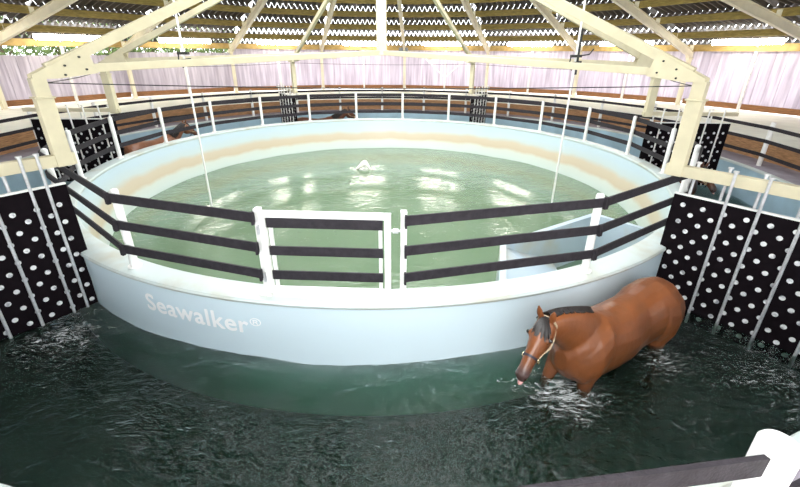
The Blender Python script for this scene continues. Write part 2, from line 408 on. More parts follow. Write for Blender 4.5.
for a in RA:                                     # thin mid-bay posts and tube lamps
    aa = (a+9+180) % 360-180
    if abs(aa) > 85: continue
    q = P(aa, 16.55); d = P(aa, 1); t = Vector((d.y, -d.x, 0))
    mb = MB(); mb.box(q+Vector((0,0,(.44+2.83)/2)), d*.05, t*.05, Vector((0,0,(2.83-.44)/2)))
    mb.box(q+Vector((0,0,.452)), d*.1, t*.1, Vector((0,0,.01)))
    if abs(aa-14) < 1:
        for s in (-1, 1): mb.beam(q+Vector((0,0,1.25)), q+t*s*1.25+Vector((0,0,2.35)), .05, .05)
    o = mb.build('wall_post', M['white'])
    n = int(round((aa+4)/18))
    w = 'just left of the central mast' if n == 0 else '%s %s of the one at the mast' % (ordw(abs(n)-1), 'right' if n > 0 else 'left')
    tag(o, 'thin white wall post, %s%s' % (w, ', with diagonal braces' if abs(aa-14) < 1 else ''), 'post', 'thin posts at the middle of the wall bays')
    e = empty('tube_light', P(aa, 15.6, 3.20), 0)
    tag(e, 'lit fluorescent tube under the eave, %s' % w, 'light', 'fluorescent lights under the eaves')
    c = P(aa, 15.6, 3.20)
    b = MB(); b.box(c+Vector((0,0,.045)), t*1.27, d*.07, Vector((0,0,.028))); b.beam(c+Vector((0,0,.05)), c+d*.95+Vector((0,0,-.2)), .05, .05); b.build('housing', M['white'], e)
    b = MB()
    b.tube([c-t*1.22+Vector((0,0,-.03)), c+t*1.22+Vector((0,0,-.03))], .115, 10); b.build('tube', M['lamp'], e, smooth=True)

# ------------------------------------------------------------------ trees beyond the wall
def tree(az, r, h, w, lab):
    q = P(az, r, .44); e = empty('hedge_tree', q)
    tag(e, lab, 'tree', 'trees beyond the left wall')
    b = MB(); b.tube([q, q+Vector((.05, 0, h*.5)), q+Vector((0, .1, h*.85))], [.12, .09, .03], 8)
    for k in range(4): b.tube([q+Vector((0, 0, h*.4)), q+Vector((rnd.uniform(-1, 1)*w*.5, rnd.uniform(-1, 1)*w*.5, h*.75))], [.05, .02], 6)
    b.build('trunk', M['bark'], e)
    b = MB()
    for k in range(1500):
        th = rnd.uniform(0, 6.283); ph = rnd.uniform(-1, 1); rr = rnd.random()**.4
        c = q+Vector((w*rr*math.cos(th)*math.sqrt(1-ph*ph), w*rr*math.sin(th)*math.sqrt(1-ph*ph), h*.62+h*.42*rr*ph))
        a = Vector((rnd.uniform(-1, 1), rnd.uniform(-1, 1), rnd.uniform(-1, 1))).normalized(); u = a.orthogonal().normalized(); v = a.cross(u)
        s = rnd.uniform(.07, .15)
        b.add([c-u*s, c+v*s*.5, c+u*s, c-v*s*.5], [(0, 1, 2, 3)])
    b.build('foliage', M['leaf'], e)
words = ['at the far left edge', 'second from the left edge', 'third from the left edge', 'fourth from the left edge', 'fifth from the left edge', 'sixth from the left edge', 'seventh from the left edge', 'eighth and rightmost']
for i, az in enumerate((-74, -67.5, -61, -54.5, -48, -42, -36, -30.5)):
    tree(az, 19.6+rnd.uniform(0, .8), 3.6+rnd.uniform(0, .6), 1.5, 'leafy green tree showing above the left wall under the eave, '+words[i])

# ------------------------------------------------------------------ pool tub
tub = empty('pool_tub', (0, 0, -1.68))
tag(tub, 'large round pale blue fibreglass pool tub ringed by the fence', 'pool')
mb = MB()
prof = [(6.6, -2.2), (6.62, -1.5), (6.68, -1.05), (6.72, -.85), (6.84, -.45), (6.90, -.10), (6.915, -.05),
        (7.215, -.05), (7.215, -.1), (7.21, -.5), (7.22, -.9), (7.25, -1.3), (7.30, -1.68), (7.30, -2.2)]
mb.lathe(prof, 240)
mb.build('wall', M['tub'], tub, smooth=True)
mb = MB(); mb.lathe([(6.90, -.075), (6.885, -.03), (6.90, 0), (6.95, .012), (7.16, .006), (7.225, -.008), (7.24, -.04), (7.225, -.075)], 240, closed=True)
mb.build('rim', M['rim'], tub, smooth=True)
mb = MB(); mb.lathe([(.001, -2.2), (6.6, -2.2)], 120); mb.build('pool_floor', M['step'], tub)

# lettering on the outer face
def lettering():
    cu = bpy.data.curves.new('lettering', 'FONT'); cu.body = 'Seawalker'; cu.size = 1; cu.extrude = .02; cu.space_character = 1.06
    o = bpy.data.objects.new('tmp', cu); COL.objects.link(o); bpy.context.view_layer.update()
    me = bpy.data.meshes.new_from_object(o.evaluated_get(bpy.context.evaluated_depsgraph_get()))
    def tri(me):
        bm = bmesh.new(); bm.from_mesh(me); bmesh.ops.triangulate(bm, faces=bm.faces); bm.to_mesh(me); bm.free()
    tri(me)
    vs = [v.co.copy() for v in me.vertices]; fs = [tuple(p.vertices) for p in me.polygons]
    bpy.data.objects.remove(o)
    cu2 = bpy.data.curves.new('reg', 'FONT'); cu2.body = '\u00ae'; cu2.size = 1; cu2.extrude = .02
    o = bpy.data.objects.new('tmp', cu2); COL.objects.link(o); bpy.context.view_layer.update()
    me2 = bpy.data.meshes.new_from_object(o.evaluated_get(bpy.context.evaluated_depsgraph_get()))
    tri(me2)
    vs2 = [v.co.copy() for v in me2.vertices]; fs2 = [tuple(p.vertices) for p in me2.polygons]
    bpy.data.objects.remove(o)
    def place(vs, fs, u0, u1, z0, h, mb):
        # split long triangles is unnecessary: the letters are small against the radius
        x0 = min(v.x for v in vs); x1 = max(v.x for v in vs); y0 = 0; y1 = max(v.y for v in vs)
        out = []
        for v in vs:
            a = u0+(u1-u0)*(v.x-x0)/(x1-x0)
            z = z0(a)+h*v.y/y1
            out.append(P(a, 7.214+.016+(v.z)*.1, z))
        mb.add(out, fs)
    mb = MB()
    for dx, dz in ((-.055, 0), (.055, 0), (0, -.006), (0, .006), (-.04, .005), (.04, -.005)):
        place(vs, fs, -154.6+dx, -166.8+dx, lambda a: -.465-.04*(-154.5-a)/12.4+dz, .24, mb)
    place(vs2, fs2, -167.05, -168.2, lambda a: -.385, .11, mb)
    return mb.build('lettering', M['text'], tub)
lettering()

# stepped entry box inside the pool
ez = -.30
A = Vector((2.03, -5.03, ez)); B = Vector((4.26, -3.74, ez)); Cc = Vector((5.02, -4.72, ez)); D = Vector((1.58, -6.62, ez))
step = MB()
def wallseg(p, q, z0, z1, th, mb):
    d = (q-p).normalized(); n = Vector((-d.y, d.x, 0)) if True else None
    mb.box(Vector(((p.x+q.x)/2, (p.y+q.y)/2, (z0+z1)/2)), (q-p)/2, n*th/2, Vector((0, 0, (z1-z0)/2)))
wallseg(A, B, -1.6, ez, .10, step); wallseg(B, Cc, -1.6, ez, .10, step); wallseg(D, A, -1.6, ez, .10, step)
def sl(p, z): return Vector((p.x, p.y, z))
mid1 = A.lerp(B, .52); mid2 = Vector((3.05, -6.1, 0))
step.add([sl(A, -.36), sl(mid1, -.95), sl(mid2, -.95), sl(D, -.36), sl(A, -1.6), sl(mid1, -1.6), sl(mid2, -1.6), sl(D, -1.6)],
         [(0,1,2,3),(4,5,1,0),(5,6,2,1),(6,7,3,2),(7,4,0,3),(4,7,6,5)])
step.build('entry_box', M['step'], tub)

# ------------------------------------------------------------------ channel
mb = MB(); mb.lathe([(7.2, -1.66), (9.62, -1.66)], 160); mb.build('channel_floor', M['floorgrey']); tag(bpy.data.objects['channel_floor'], kind='structure'); bpy.data.objects['channel_floor'].name = 'floor'
ch = empty('channel_wall', (0, 0, -1.7)); tag(ch, 'round teal blue outer wall of the water channel with white rim', 'wall')
mb = MB(); mb.lathe([(9.575, -1.75), (9.575, -.04), (9.68, -.04), (9.68, -1.75)], 200, closed=True); mb.build('wall', M['outerwall'], ch, smooth=True)
mb = MB(); mb.lathe([(9.565, -.05), (9.56, -.02), (9.575, .0), (9.68, .0), (9.70, -.02), (9.695, -.05)], 200, closed=True); mb.build('rim', M['rim'], ch, smooth=True)

def water_ring(name, r0, r1, z, depth, amp, nr, na, m, lab):
    mb = MB(); vs = []; fs = []
    W = [(rnd.uniform(.8, 3.5), rnd.uniform(0, 6.28), rnd.uniform(0, 6.28)) for _ in range(9)]
    def h(x, y):
        s = 0
        for k_, th, ph in W: s += math.sin(k_*(x*math.cos(th)+y*math.sin(th))*1.6+ph)/(.6+k_*.5)
        return amp*s*.5+amp*.35*math.sin(7*x+2*math.sin(3*y))*math.sin(6*y+1.5*math.sin(4*x))
    solid = r0 < .1
    for i in range(nr+1):
        for j in range(na):
            p = P(360*j/na, r0+(r1-r0)*i/nr); p.z = z+h(p.x, p.y); vs.append(p)
    for i in range(nr):
        for j in range(na):
            j2 = (j+1) % na; fs.append((i*na+j, i*na+j2, (i+1)*na+j2, (i+1)*na+j))
    k = len(vs)
    for r in ((r0, r1)):
        for j in range(na): vs.append(P(360*j/na, r, z-depth))
    for j in range(na):
        j2 = (j+1) % na
        fs.append((k+j, k+j2, j2, j)); fs.append((nr*na+j, nr*na+j2, k+na+j2, k+na+j)); fs.append((k+j2, k+j, k+na+j, k+na+j2))
    mb.add(vs, fs); o = mb.build(name, m, smooth=True)
    tag(o, lab, 'water', kind='stuff'); return o
water_ring('channel_water', 7.17, 9.585, WZ, .80, .026, 22, 420, M['channel'], 'dark green rippled water in the channel around the tub')
water_ring('pool_water', .02, 6.70, PZ, .98, .008, 40, 160, M['poolwater'], 'milky green rippled water filling the round tub')

# ------------------------------------------------------------------ fences
STEP = 360/22
fence = empty('pool_fence', P(0, 7.07)); fence.location = (0, 0, .01)
tag(fence, 'round fence of white posts and three black rails on the pool rim', 'fence')
gL, gR = -168.75, 178.2
azs = [7.2+STEP*k for k in range(-10, 11)]
azs = [a for a in azs if -153 < a < 160]
azs = [-152.0]+[a for a in azs if -140 < a < 145]+[157.9]
# keep an even spacing near the visible sides, then the gate posts close the ring
azs = [gL]+azs+[gR]
def rail_row(mb, r, a0, a1, z, hh, th, over=.0):
    p, q = P(a0, r, z), P(a1, r, z); d = (q-p).normalized(); n = Vector((d.y, -d.x, 0))
    mb.box((p+q)/2, (q-p)/2+d*over, n*th/2, Vector((0, 0, hh/2)))
for a in azs:
    mb = MB()
    if a in (gL, gR):
        mb.box(P(a, 7.07, .545), P(a, .04), P(a+90, .033), Vector((0, 0, .54)))
        mb.box(P(a, 7.07, .02), P(a, .09), P(a+90, .08), Vector((0, 0, .012)))
    else:
        mb.tube([P(a, 7.07, .01), P(a, 7.07, 1.06), P(a, 7.07, 1.085), P(a, 7.07, 1.095)], [.05, .05, .04, .015], 16)
        mb.disc(P(a, 7.07, .02), .085, (0, 0, 1), .02, 16)
    mb.build('post', M['white'], fence, smooth=a not in (gL, gR), bevel=0)
for i in range(len(azs)-1):
    for z in (1.0, .64, .30):
        mb = MB(); rail_row(mb, 7.145, azs[i]+.05, azs[i+1]-.05, z, .115, .022)
        for a, s in ((azs[i], 1), (azs[i+1], -1)):
            if a in (gL, gR) or abs(a) > 140: mb.box(P(a+s*.12, 7.17, z), P(a, .02), P(a+90, .012), Vector((0, 0, .075)))
        mb.build('rail', M['rail'], fence)

gate = empty('gate', P(gL+.9, 7.12, .03)); tag(gate, 'white framed gate with three black rails standing on the near rim', 'gate')
g0, g1 = P(gL-.32, 7.13), P(gR+1.15, 7.13)
gd = (g1-g0).normalized(); gn = Vector((gd.y, -gd.x, 0)); gw = (g1-g0).length
fr = MB(); z0, z1 = .06, 1.08
for s in (.035, gw-.035): fr.box(g0+gd*s+Vector((0, 0, (z0+z1)/2)), gd*.035, gn*.03, Vector((0, 0, (z1-z0)/2)))
for z in (z0+.035, z1-.035): fr.box((g0+g1)/2+Vector((0, 0, z)), gd*(gw/2-.07), gn*.03, Vector((0, 0, .035)))
fr.build('frame', M['white'], gate, bevel=.006)
for s in (.115, gw-.115):
    b = MB(); b.box(g0+gd*s+Vector((0, 0, (z0+z1)/2)), gd*.018, gn*.02, Vector((0, 0, (z1-z0)/2-.07))); b.build('stile', M['white'], gate)
for z in (.955, .62, .31):
    b = MB(); b.box((g0+g1)/2+Vector((0, 0, z))+gn*.032, gd*(gw/2-.085), gn*.011, Vector((0, 0, .055))); b.build('rail', M['rail'], gate)
b = MB(); b.tube([g1+Vector((0, 0, .88)), g1+gd*.13+Vector((0, 0, .88))], .014, 8); b.box(g1+gd*.05+Vector((0, 0, .88)), gd*.03, gn*.02, Vector((0, 0, .02))); b.build('latch', M['galv'], gate)
for z in (.25, .85):
    b = MB(); b.tube([g0-gd*.025+Vector((0, 0, z-.05)), g0-gd*.025+Vector((0, 0, z+.05))], .02, 8); b.build('hinge', M['galv'], gate)

ofence = empty('walkway_fence', (0, 0, -.02))
tag(ofence, 'outer ring fence of white posts and black rails on the walkway', 'fence')
for a in range(-144, 181, 12):
    if a == 180: continue
    z1 = 1.10; r_ = .085 if a == 168 else .055; z1 = 1.03 if a == 168 else 1.10
    pa = 169.6 if a == 168 else a; mb = MB(); mb.tube([P(pa, 10.05, -.03), P(pa, 10.05, z1-.03), P(pa, 10.05, z1-.008), P(pa, 10.05, z1)], [r_, r_, r_*.85, r_*.3], 24)
    mb.build('post', M['white'], ofence, smooth=True)
for a in range(-144, 175, 12):
    for z in (.95, .62, .27):
        if a == 168 and z < .9: continue
        mb = MB(); rail_row(mb, 10.07 if a >= 156 else 9.98, a+(1.9 if a == 168 else .05), a+(13.0 if a == 156 else 11.95), z-(.035 if a >= 156 else 0), .12 if a >= 144 else .085, .025)
        mb.build('rail', M['rail'], ofence)

# ------------------------------------------------------------------ walker frame
frame = empty('walker_frame', (0, 0, 2.6))
tag(frame, 'cream steel rotating walker frame with mast and six arms over the channel', 'horse walker')
ARMS = [(-143.0, 'nl'), (-88.5, 'ml'), (-29.8, 'fl'), (31.0, 'fr'), (93.0, 'mr'), (143.9, 'nr')]
V3 = lambda x, y, z: Vector((x, y, z))
mb = MB(); mb.box((0, 0, 4.25), (.125, 0, 0), (0, .125, 0), (0, 0, 1.62)); mb.box((0, 0, 2.62), (.17, 0, 0), (0, .17, 0), (0, 0, .02)); mb.box((0, 0, 5.7), (.2, 0, 0), (0, .2, 0), (0, 0, .15))
mb.build('mast', M['cream'], frame, bevel=.008)
APZ = 5.55
for az, k in ARMS:
    t = P(az+90, 1); d = P(az, 1)
    zb = 1.32 if k == 'nl' else 1.16 if k == 'nr' else 1.22
    zt = 2.34
    # lower chord
    mb = MB(); mb.beam(P(az, .1, 2.66), P(az, 6.8, 2.43), .08, .105); mb.box(P(az, 3.0, 2.50), d*.03, t*.06, Vector((0, 0, .02)))
    mb.build('arm', M['cream'], frame, bevel=.005)
    # rafter as a box section
    mb = MB(); mb.beam(P(az, .15, APZ), P(az, 6.95, 2.44), .10, .13); mb.build('rafter', M['cream'], frame, bevel=.005)
    # gusset with bolts
    mb = MB()
    for s in (-.075, .075):
        o_ = t*s
        pts = [P(az, 7.14, 2.33)+o_, P(az, 7.14, 2.38)+o_, P(az, 6.5, 2.70)+o_, P(az, 6.42, 2.38)+o_, P(az, 6.85, 2.33)+o_]
        q_ = [p+t*.012 for p in pts]
        mb.add(pts+q_, [(0,1,2,3,4), (9,8,7,6,5)]+[(i, (i+1) % 5, 5+(i+1) % 5, 5+i) for i in range(5)])
    mb.build('gusset', M['cream'], frame)
    for (r_, z_) in ((6.6, 2.58), (6.78, 2.48), (6.55, 2.43), (6.8, 2.37)):
        if k in ('nl', 'nr'):
            b = MB(); b.disc(P(az, r_, z_), .013, t, .20, 10); b.build('bolt', M['dark'], frame)
    # column: two channels with cap plate
    mb = MB(); rc = 7.08
    mb.box(P(az, rc, (zt+2.12)/2), d*.08, t*.07, Vector((0, 0, (zt-2.12)/2)))
    mb.box(P(az, rc, (zb+2.10)/2-.04), d*.092, t*.075, Vector((0, 0, (2.10-zb)/2+.04)))
    mb.box(P(az, rc, 2.11), d*.11, t*.095, Vector((0, 0, .012)))
    for s in (-.05, .0, .05): mb.box(P(az, rc-.0, (zb+2.10)/2-.02)+t*s, d*.096, t*.006, Vector((0, 0, (2.10-zb)/2-.02)))
    mb.build('column', M['cream'], frame, bevel=.006)
    mb = MB(); mb.beam(P(az, rc-.13, zb-.0), P(az, 9.45, zb), .12, .15 if k in ('nl', 'nr') else .09); mb.build('crossbeam', M['cream'], frame, bevel=.005)
for i in range(6):                                     # tie wires between the column heads
    a0, a1 = ARMS[i][0], ARMS[(i+1) % 6][0]
    b = MB(); p, q = P(a0, 7.0, 2.28), P(a1, 7.0, 2.28)
    b.tube([p.lerp(q, s/8)-V3(0, 0, .05*math.sin(math.pi*s/8)) for s in range(9)], .007, 6); b.build('tie_wire', M['dark'], frame)

PN = {'nl': 'near left end of the channel', 'ml': 'middle left behind the near left column', 'fl': 'far back left of centre', 'fr': 'far back right of centre', 'mr': 'middle right behind the near right column', 'nr': 'near right, just behind the bay horse'}
for az, k in ARMS:
    t = P(az+90, 1); d = P(az, 1)
    top = {'nl': 1.0, 'nr': .83}.get(k, .98); bot = {'nl': -.85, 'nr': -1.05}.get(k, -.75)
    zb = {'nl': 1.32, 'nr': 1.16}.get(k, 1.22)
    e = empty('divider_panel', P(az, 8.2, bot)); tag(e, 'black panel with pale round discs, %s' % PN[k], 'panel', 'divider panels hung from the walker arms')
    mb = MB(); mb.box(P(az, 8.25, (top+bot)/2), d*1.11, t*.010, Vector((0, 0, (top-bot)/2)))
    mb.cur = 1
    j = 0; r_ = 7.28
    zs0 = {'nl': .74, 'nr': .69}.get(k, .72)
    while r_ < 9.3:
        z_ = zs0 - (0 if (j % 2 == 0) else .125)
        while z_ > bot+.05:
            if z_ < top-.06: mb.disc(P(az, r_, z_), .033, t, .027, 12)
            z_ -= .25
        z_ = zs0
        r_ += .122; j += 1
    mb.build('rubber_sheet', [M['rubber'], M['paledisc']], e)
    mb = MB(); mb.box(P(az, 8.25, top+.008), d*1.11, t*.022, Vector((0, 0, .012))); mb.build('top_bar', M['white'], e)
    s = 1 if az < 0 else -1
    # side facing the camera: decide by which side of the panel plane the camera lies on
    camside = 1 if (Vector((0, -11.1, 0))-P(az, 8)).dot(t) > 0 else -1
    front = {'nl': (7.36, 7.53, 7.90, 8.24, 8.6, 8.95), 'nr': (7.76, 8.11, 8.52, 8.95)}.get(k, (7.45, 7.85, 8.25, 8.65, 9.05))
    back = {'nl': (7.7, 8.1, 8.8), 'nr': (7.30, 7.66, 8.03, 8.45)}.get(k, (7.3, 8.05, 8.85))
    for rr, sd, dr in [(x, camside, .0) for x in front]+[(x, -camside, 0) for x in back]:
        b = MB(); o_ = t*sd*.075; lo = bot+.0 if sd == camside else top-.45
        b.tube([P(az, rr, lo)+o_*.5, P(az, rr, zb+.13)+o_*1.15], .019, 10)
        b.disc(P(az, rr, zb+.13)+o_*1.15, .032, (0, 0, 1), .02, 10); b.build('rod', M['galv'] if k in ('nl', 'nr') else M['white'], e, smooth=True)

# hanging hose pipes with clamps
for (x, y, sd) in ((-4.67, -.61, 'left'), (4.67, -.81, 'right')):
    e = empty('hanging_pipe', (x, y, PZ)); tag(e, 'thin white pipe hanging down into the pool on the %s' % sd, 'pipe', 'vertical pipes hanging into the pool')
    b = MB(); b.tube([(x, y, PZ-.3), (x, y, 3.9)], .024, 10); b.build('pipe', M['white'], e, smooth=True)
    b = MB()
    if sd == 'right':
        b.tube([(x+.06, y, 2.2), (x+.05, y, 3.2)], .028, 8); b.tube([(x+.05, y, 2.62), (x+.32, y, 2.66), (x+.45, y+.1, 2.78)], .015, 8)
    b.box((x, y, 2.62), (.12, 0, 0), (0, .06, 0), (0, 0, .03)); b.box((x, y, 2.47), (.14, 0, .02), (0, .05, 0), (0, 0, .025))
    b.tube([(x-.12, y, 2.6), (x-.14, y, 2.4), (x-.05, y, 2.3)], .016, 8)
    b.build('clamp', M['dark'], e)
b = MB(); q = P(4.8, 16.05); b.box(q+V3(0, 0, 2.78), (.28, 0, 0), (0, .1, 0), (0, 0, .2)); o = b.build('control_box', M['greybox'], bevel=.02)
b = MB(); b.box(q+V3(0, -.105, 2.78), (.22, 0, 0), (0, .01, 0), (0, 0, .13)); b.box(q+V3(.0, .25, 2.95), (.03, 0, 0), (0, .3, 0), (0, 0, .03)); b.build('lid', M['greybox'], o)
tag(o, 'small grey box under the eave at the middle roof column', 'box')

# white float in the pool
def floatobj():
    # crumpled, bent lump lying half under water
    c = Vector((-.72, 3.05, PZ)); mb = MB(); rings = []
    n = 14
    for i in range(13):
        s = i/12; x = -.25+.62*s; z = .26*math.sin(math.pi*min(1, s*1.05))**.8-.04; rr = .13*math.sin(math.pi*(s*.9+.05))**.6
        rings.append([c+Vector((x+.05*math.sin(5*s), rr*1.2*math.cos(2*math.pi*k/n)*(1+.15*math.sin(3*k+9*s)), z+rr*.8*math.sin(2*math.pi*k/n)*(1+.2*math.sin(2*k+7*s)))) for k in range(n)])
    mb.rings(rings); o = mb.build('pool_float', M['float'], smooth=True)
    b = MB(); b.tube([c+Vector((.37, 0, .02)), c+Vector((.46, -.06, -.03))], [.05, .015], 8); b.build('tail_end', M['float'], o)
    return o
tag(floatobj(), 'white crumpled float lying in the far part of the pool', 'float')

# ------------------------------------------------------------------ horses
def ell_ring(c, x, y, hw, hh, n=20, p=2.2):
    out = []
    for k in range(n):
        a = 2*math.pi*k/n; ca, sa = math.cos(a), math.sin(a)
        out.append(c+x*hw*math.copysign(abs(ca)**(2/p), ca)+y*hh*math.copysign(abs(sa)**(2/p), sa))
    return out

def make_horse(pose):
    """horse in its own space: x forward, y left, z up, hooves at z 0. Returns mesh, key points"""
    mb = MB(); Y = Vector((0, 1, 0)); Z = Vector((0, 0, 1))
    T = [(-1.47, 1.24, .10, .16), (-1.42, 1.24, .21, .27), (-1.30, 1.23, .285, .345), (-1.12, 1.225, .315, .375), (-.92, 1.20, .315, .385), (-.68, 1.155, .285, .37),
         (-.42, 1.12, .315, .38), (-.15, 1.13, .31, .395), (.05, 1.155, .30, .425), (.22, 1.15, .27, .40), (.36, 1.13, .235, .33), (.47, 1.12, .17, .24), (.54, 1.12, .08, .12)]
    mb.rings([ell_ring(Vector((x, 0, z)), Y, Z, hw, hh) for x, z, hw, hh in T])
    # haunch and shoulder muscle
    for s in (-1, 1):
        rings = []
        for x, z, hw, hh, yo in ((-1.46, 1.2, .05, .1, .14), (-1.38, 1.17, .14, .27, .17), (-1.18, 1.13, .175, .36, .19), (-1.0, 1.17, .145, .31, .19), (-.82, 1.24, .06, .14, .19)):
            rings.append(ell_ring(Vector((x, s*yo, z)), Y, Z, hw, hh, 14, 2))
        mb.rings(rings)
        rings = []
        for x, z, hw, hh, yo in ((-.04, 1.28, .05, .13, .19), (.08, 1.22, .125, .30, .175), (.24, 1.12, .15, .31, .165), (.38, 1.08, .115, .22, .15), (.47, 1.06, .04, .1, .14)):
            rings.append(ell_ring(Vector((x, s*yo, z)), Y, Z, hw, hh, 14, 2))
        mb.rings(rings)
    # neck
    hs = pose['hs']; neck, hd = pose['neck'], pose['head_dir'].normalized()
    rings = []
    for i, (c, hw, hh) in enumerate(neck):
        c = Vector(c); a = Vector(neck[max(0, i-1)][0]); b = Vector(neck[min(len(neck)-1, i+1)][0]); t = (b-a).normalized()
        sd = Z.cross(t).normalized(); u = t.cross(sd)
        rings.append(ell_ring(c, sd, u, hw, hh, 18, 2.1))
    mb.rings(rings)
    # head
    poll = Vector(pose['poll']); sd = Z.cross(hd).normalized(); u = hd.cross(sd).normalized()   # u points to the forehead side
    if u.z < 0: u = -u
    hd, sd, u = hd*hs, sd*hs*1.13, u*hs*1.08
    H = [(-.06, .065, .09, -.02), (.0, .095, .125, -.02), (.08, .108, .15, -.035), (.17, .110, .163, -.05), (.26, .098, .150, -.045), (.35, .078, .115, -.02), (.45, .064, .088, 0),
         (.54, .060, .076, .002), (.61, .064, .078, -.004), (.67, .056, .068, -.012), (.705, .03, .04, -.02)]
    mb.rings([ell_ring(poll+hd*t+u*o, sd, u, hw, hh, 20, 2.15) for t, hw, hh, o in H])
    # cheek ridges, eye sockets, nostrils rims, lips
    for s in (-1, 1):
        mb.rings([ell_ring(poll+hd*t+u*o+sd*s*.062, sd, u, w*.55, w, 10, 2) for t, w, o in ((.10, .03, -.09), (.15, .075, -.10), (.22, .07, -.10), (.28, .03, -.08))])
        c = poll+hd*.185+u*.045+sd*s*.092
        mb.rings([ell_ring(c+hd*t, sd, u, w, w*.8, 10, 2) for t, w in ((-.045, .01), (-.02, .028), (.015, .03), (.045, .01))])
        c = poll+hd*.63+u*.01+sd*s*.045
        mb.rings([ell_ring(c+hd*t, sd, u, w, w, 10, 2) for t, w in ((-.05, .01), (-.02, .024), (.02, .024), (.045, .01))])
        # ears
        eb = poll+hd*(-.005)+u*.085+sd*s*.055; ed = (u*.85+Z*.35+sd*s*.18-hd*.25).normalized(); es = ed.cross(hd).normalized(); eu = es.cross(ed)
        mb.rings([ell_ring(eb+ed*t, es, eu, w, w*.55, 10, 2) for t, w in ((-.03, .02), (.0, .032), (.05, .042), (.10, .036), (.15, .018), (.175, .005))])
    # legs
    def leg(pts):
        mb.tube([Vector(p) for p, r in pts], [r for p, r in pts], 14)
    for s, g in ((1, pose['fl']), (-1, pose['fr'])):
        y = s*.165
        if s == -1: leg([((.22, y, 1.2), .12), ((.33, y, .98), .11), ((.42, y, .82), .078), ((.49, y, .68), .058), ((.50, y, .62), .058), ((.46, y, .52), .044), ((.38, y, .36), .038), ((.36, y, .30), .046), ((.36, y, .22), .04), ((.39, y, .18), .058), ((.42, y, .14), .064)])
        else: leg([((.22, y, 1.2), .12), ((.26, y, .98), .115), ((.27+g*.3, y, .78), .082), ((.27+g*.7, y, .56), .055), ((.28+g, y, .48), .058), ((.27+g*.8, y, .40), .042), ((.26+g*.5, y, .22), .036), ((.27+g*.4, y, .15), .046), ((.32+g*.4, y, .08), .038), ((.34+g*.4, y, .05), .058), ((.355+g*.4, y, .0), .066)])
    for s, g in ((1, pose['hl']), (-1, pose['hr'])):
        y = s*.17
        leg([((-1.18, y, 1.2), .19), ((-1.14, y, 1.0), .175), ((-1.10+g*.2, y, .84), .135), ((-1.17+g*.5, y, .68), .09), ((-1.30+g, y, .54), .058), ((-1.33+g, y, .48), .056), ((-1.31+g, y, .38), .044), ((-1.29+g, y, .2), .038), ((-1.28+g, y, .14), .048), ((-1.23+g, y, .08), .04), ((-1.21+g, y, .05), .06), ((-1.195+g, y, .0), .068)])
    tmp = mb.build('tmp_horse', M['bay'])
    r = tmp.modifiers.new('r', 'REMESH'); r.mode = 'VOXEL'; r.voxel_size = .0135; r.use_smooth_shade = True
    sm = tmp.modifiers.new('s', 'SMOOTH'); sm.iterations = 7; sm.factor = .5
    bpy.context.view_layer.update()
    me = bpy.data.meshes.new_from_object(tmp.evaluated_get(bpy.context.evaluated_depsgraph_get()))
    bpy.data.objects.remove(tmp)
    for p in me.polygons: p.use_smooth = True
    at = me.attributes.new('muzzle', 'FLOAT', 'POINT')
    noz = poll+hd*.66
    for i, v in enumerate(me.vertices):
        dd = (v.co-noz).length
        at.data[i].value = max(0, min(1, (.15-dd)/.08))*.85
    return me, dict(poll=poll, hd=hd, sd=sd, u=u, neck=neck, H=H)

def add_hair(kp, parent, pose, m):
    poll, hd, sd, u = kp['poll'], kp['hd'], kp['sd'], kp['u']
    # mane along the crest, falling to the side away from the camera or split
    mb = MB(); nk = kp['neck']; rr = random.Random(3)
    for i in range(230):
        s = rr.random()*(len(nk)-2.0)+1.2; j = min(int(s), len(nk)-2); fq = s-j
        c = Vector(nk[j][0]).lerp(Vector(nk[j+1][0]), fq); hw = nk[j][1]*(1-fq)+nk[j+1][1]*fq; hh = nk[j][2]*(1-fq)+nk[j+1][2]*fq
        t = (Vector(nk[j+1][0])-Vector(nk[j][0])).normalized(); side = Vector((0, 0, 1)).cross(t).normalized(); up_ = t.cross(side)
        sg = -1 if rr.random() < 2 else 1
        L = rr.uniform(.5, 1.0)
        p0 = c+up_*(hh*.97)+side*rr.uniform(-.012, .035); j1 = t*rr.uniform(-.05, .05)
        p1 = c+up_*(hh*1.02+.012)+side*sg*.035+j1*.4; p2 = c+up_*(hh*.72)+side*sg*(hw*.85+.012)+j1; p3 = c+up_*(hh*(.72-.6*L))+side*sg*(hw*1.12+.018)+j1*1.6
        mb.tube([p0, p1, p2, p3], [.010, .013, .011, .003], 5)
    mb.build('mane', m, parent, smooth=True, world=False)
    mb = MB()
    for i in range(46):                               # forelock
        x = rr.uniform(-.045, .045); L = rr.uniform(.10, .21)
        b = poll+sd*x*.6+u*(.105)
        mb.tube([b-hd*.03, b+hd*.03+u*.025+sd*x*.3, b+hd*(.03+L*.55)+u*.012+sd*(x*1.1+.012), b+hd*(.03+L)+u*(-.005)+sd*(x*1.5+.025)], [.008, .012, .010, .003], 5)
    mb.build('forelock', m, parent, smooth=True, world=False)
    mb = MB()
    for i in range(60):                               # tail
        y = rr.uniform(-.05, .05); xo = rr.uniform(-.04, .05)
        mb.tube([Vector((-1.42, y*.4, 1.46)), Vector((-1.52+xo*.4, y*.8, 1.40)), Vector((-1.58+xo, y*1.2, 1.1)), Vector((-1.57+xo, y*1.4, .62+rr.uniform(-.1, .12)))], [.014, .018, .016, .004], 5)
    mb.build('tail', m, parent, smooth=True, world=False)

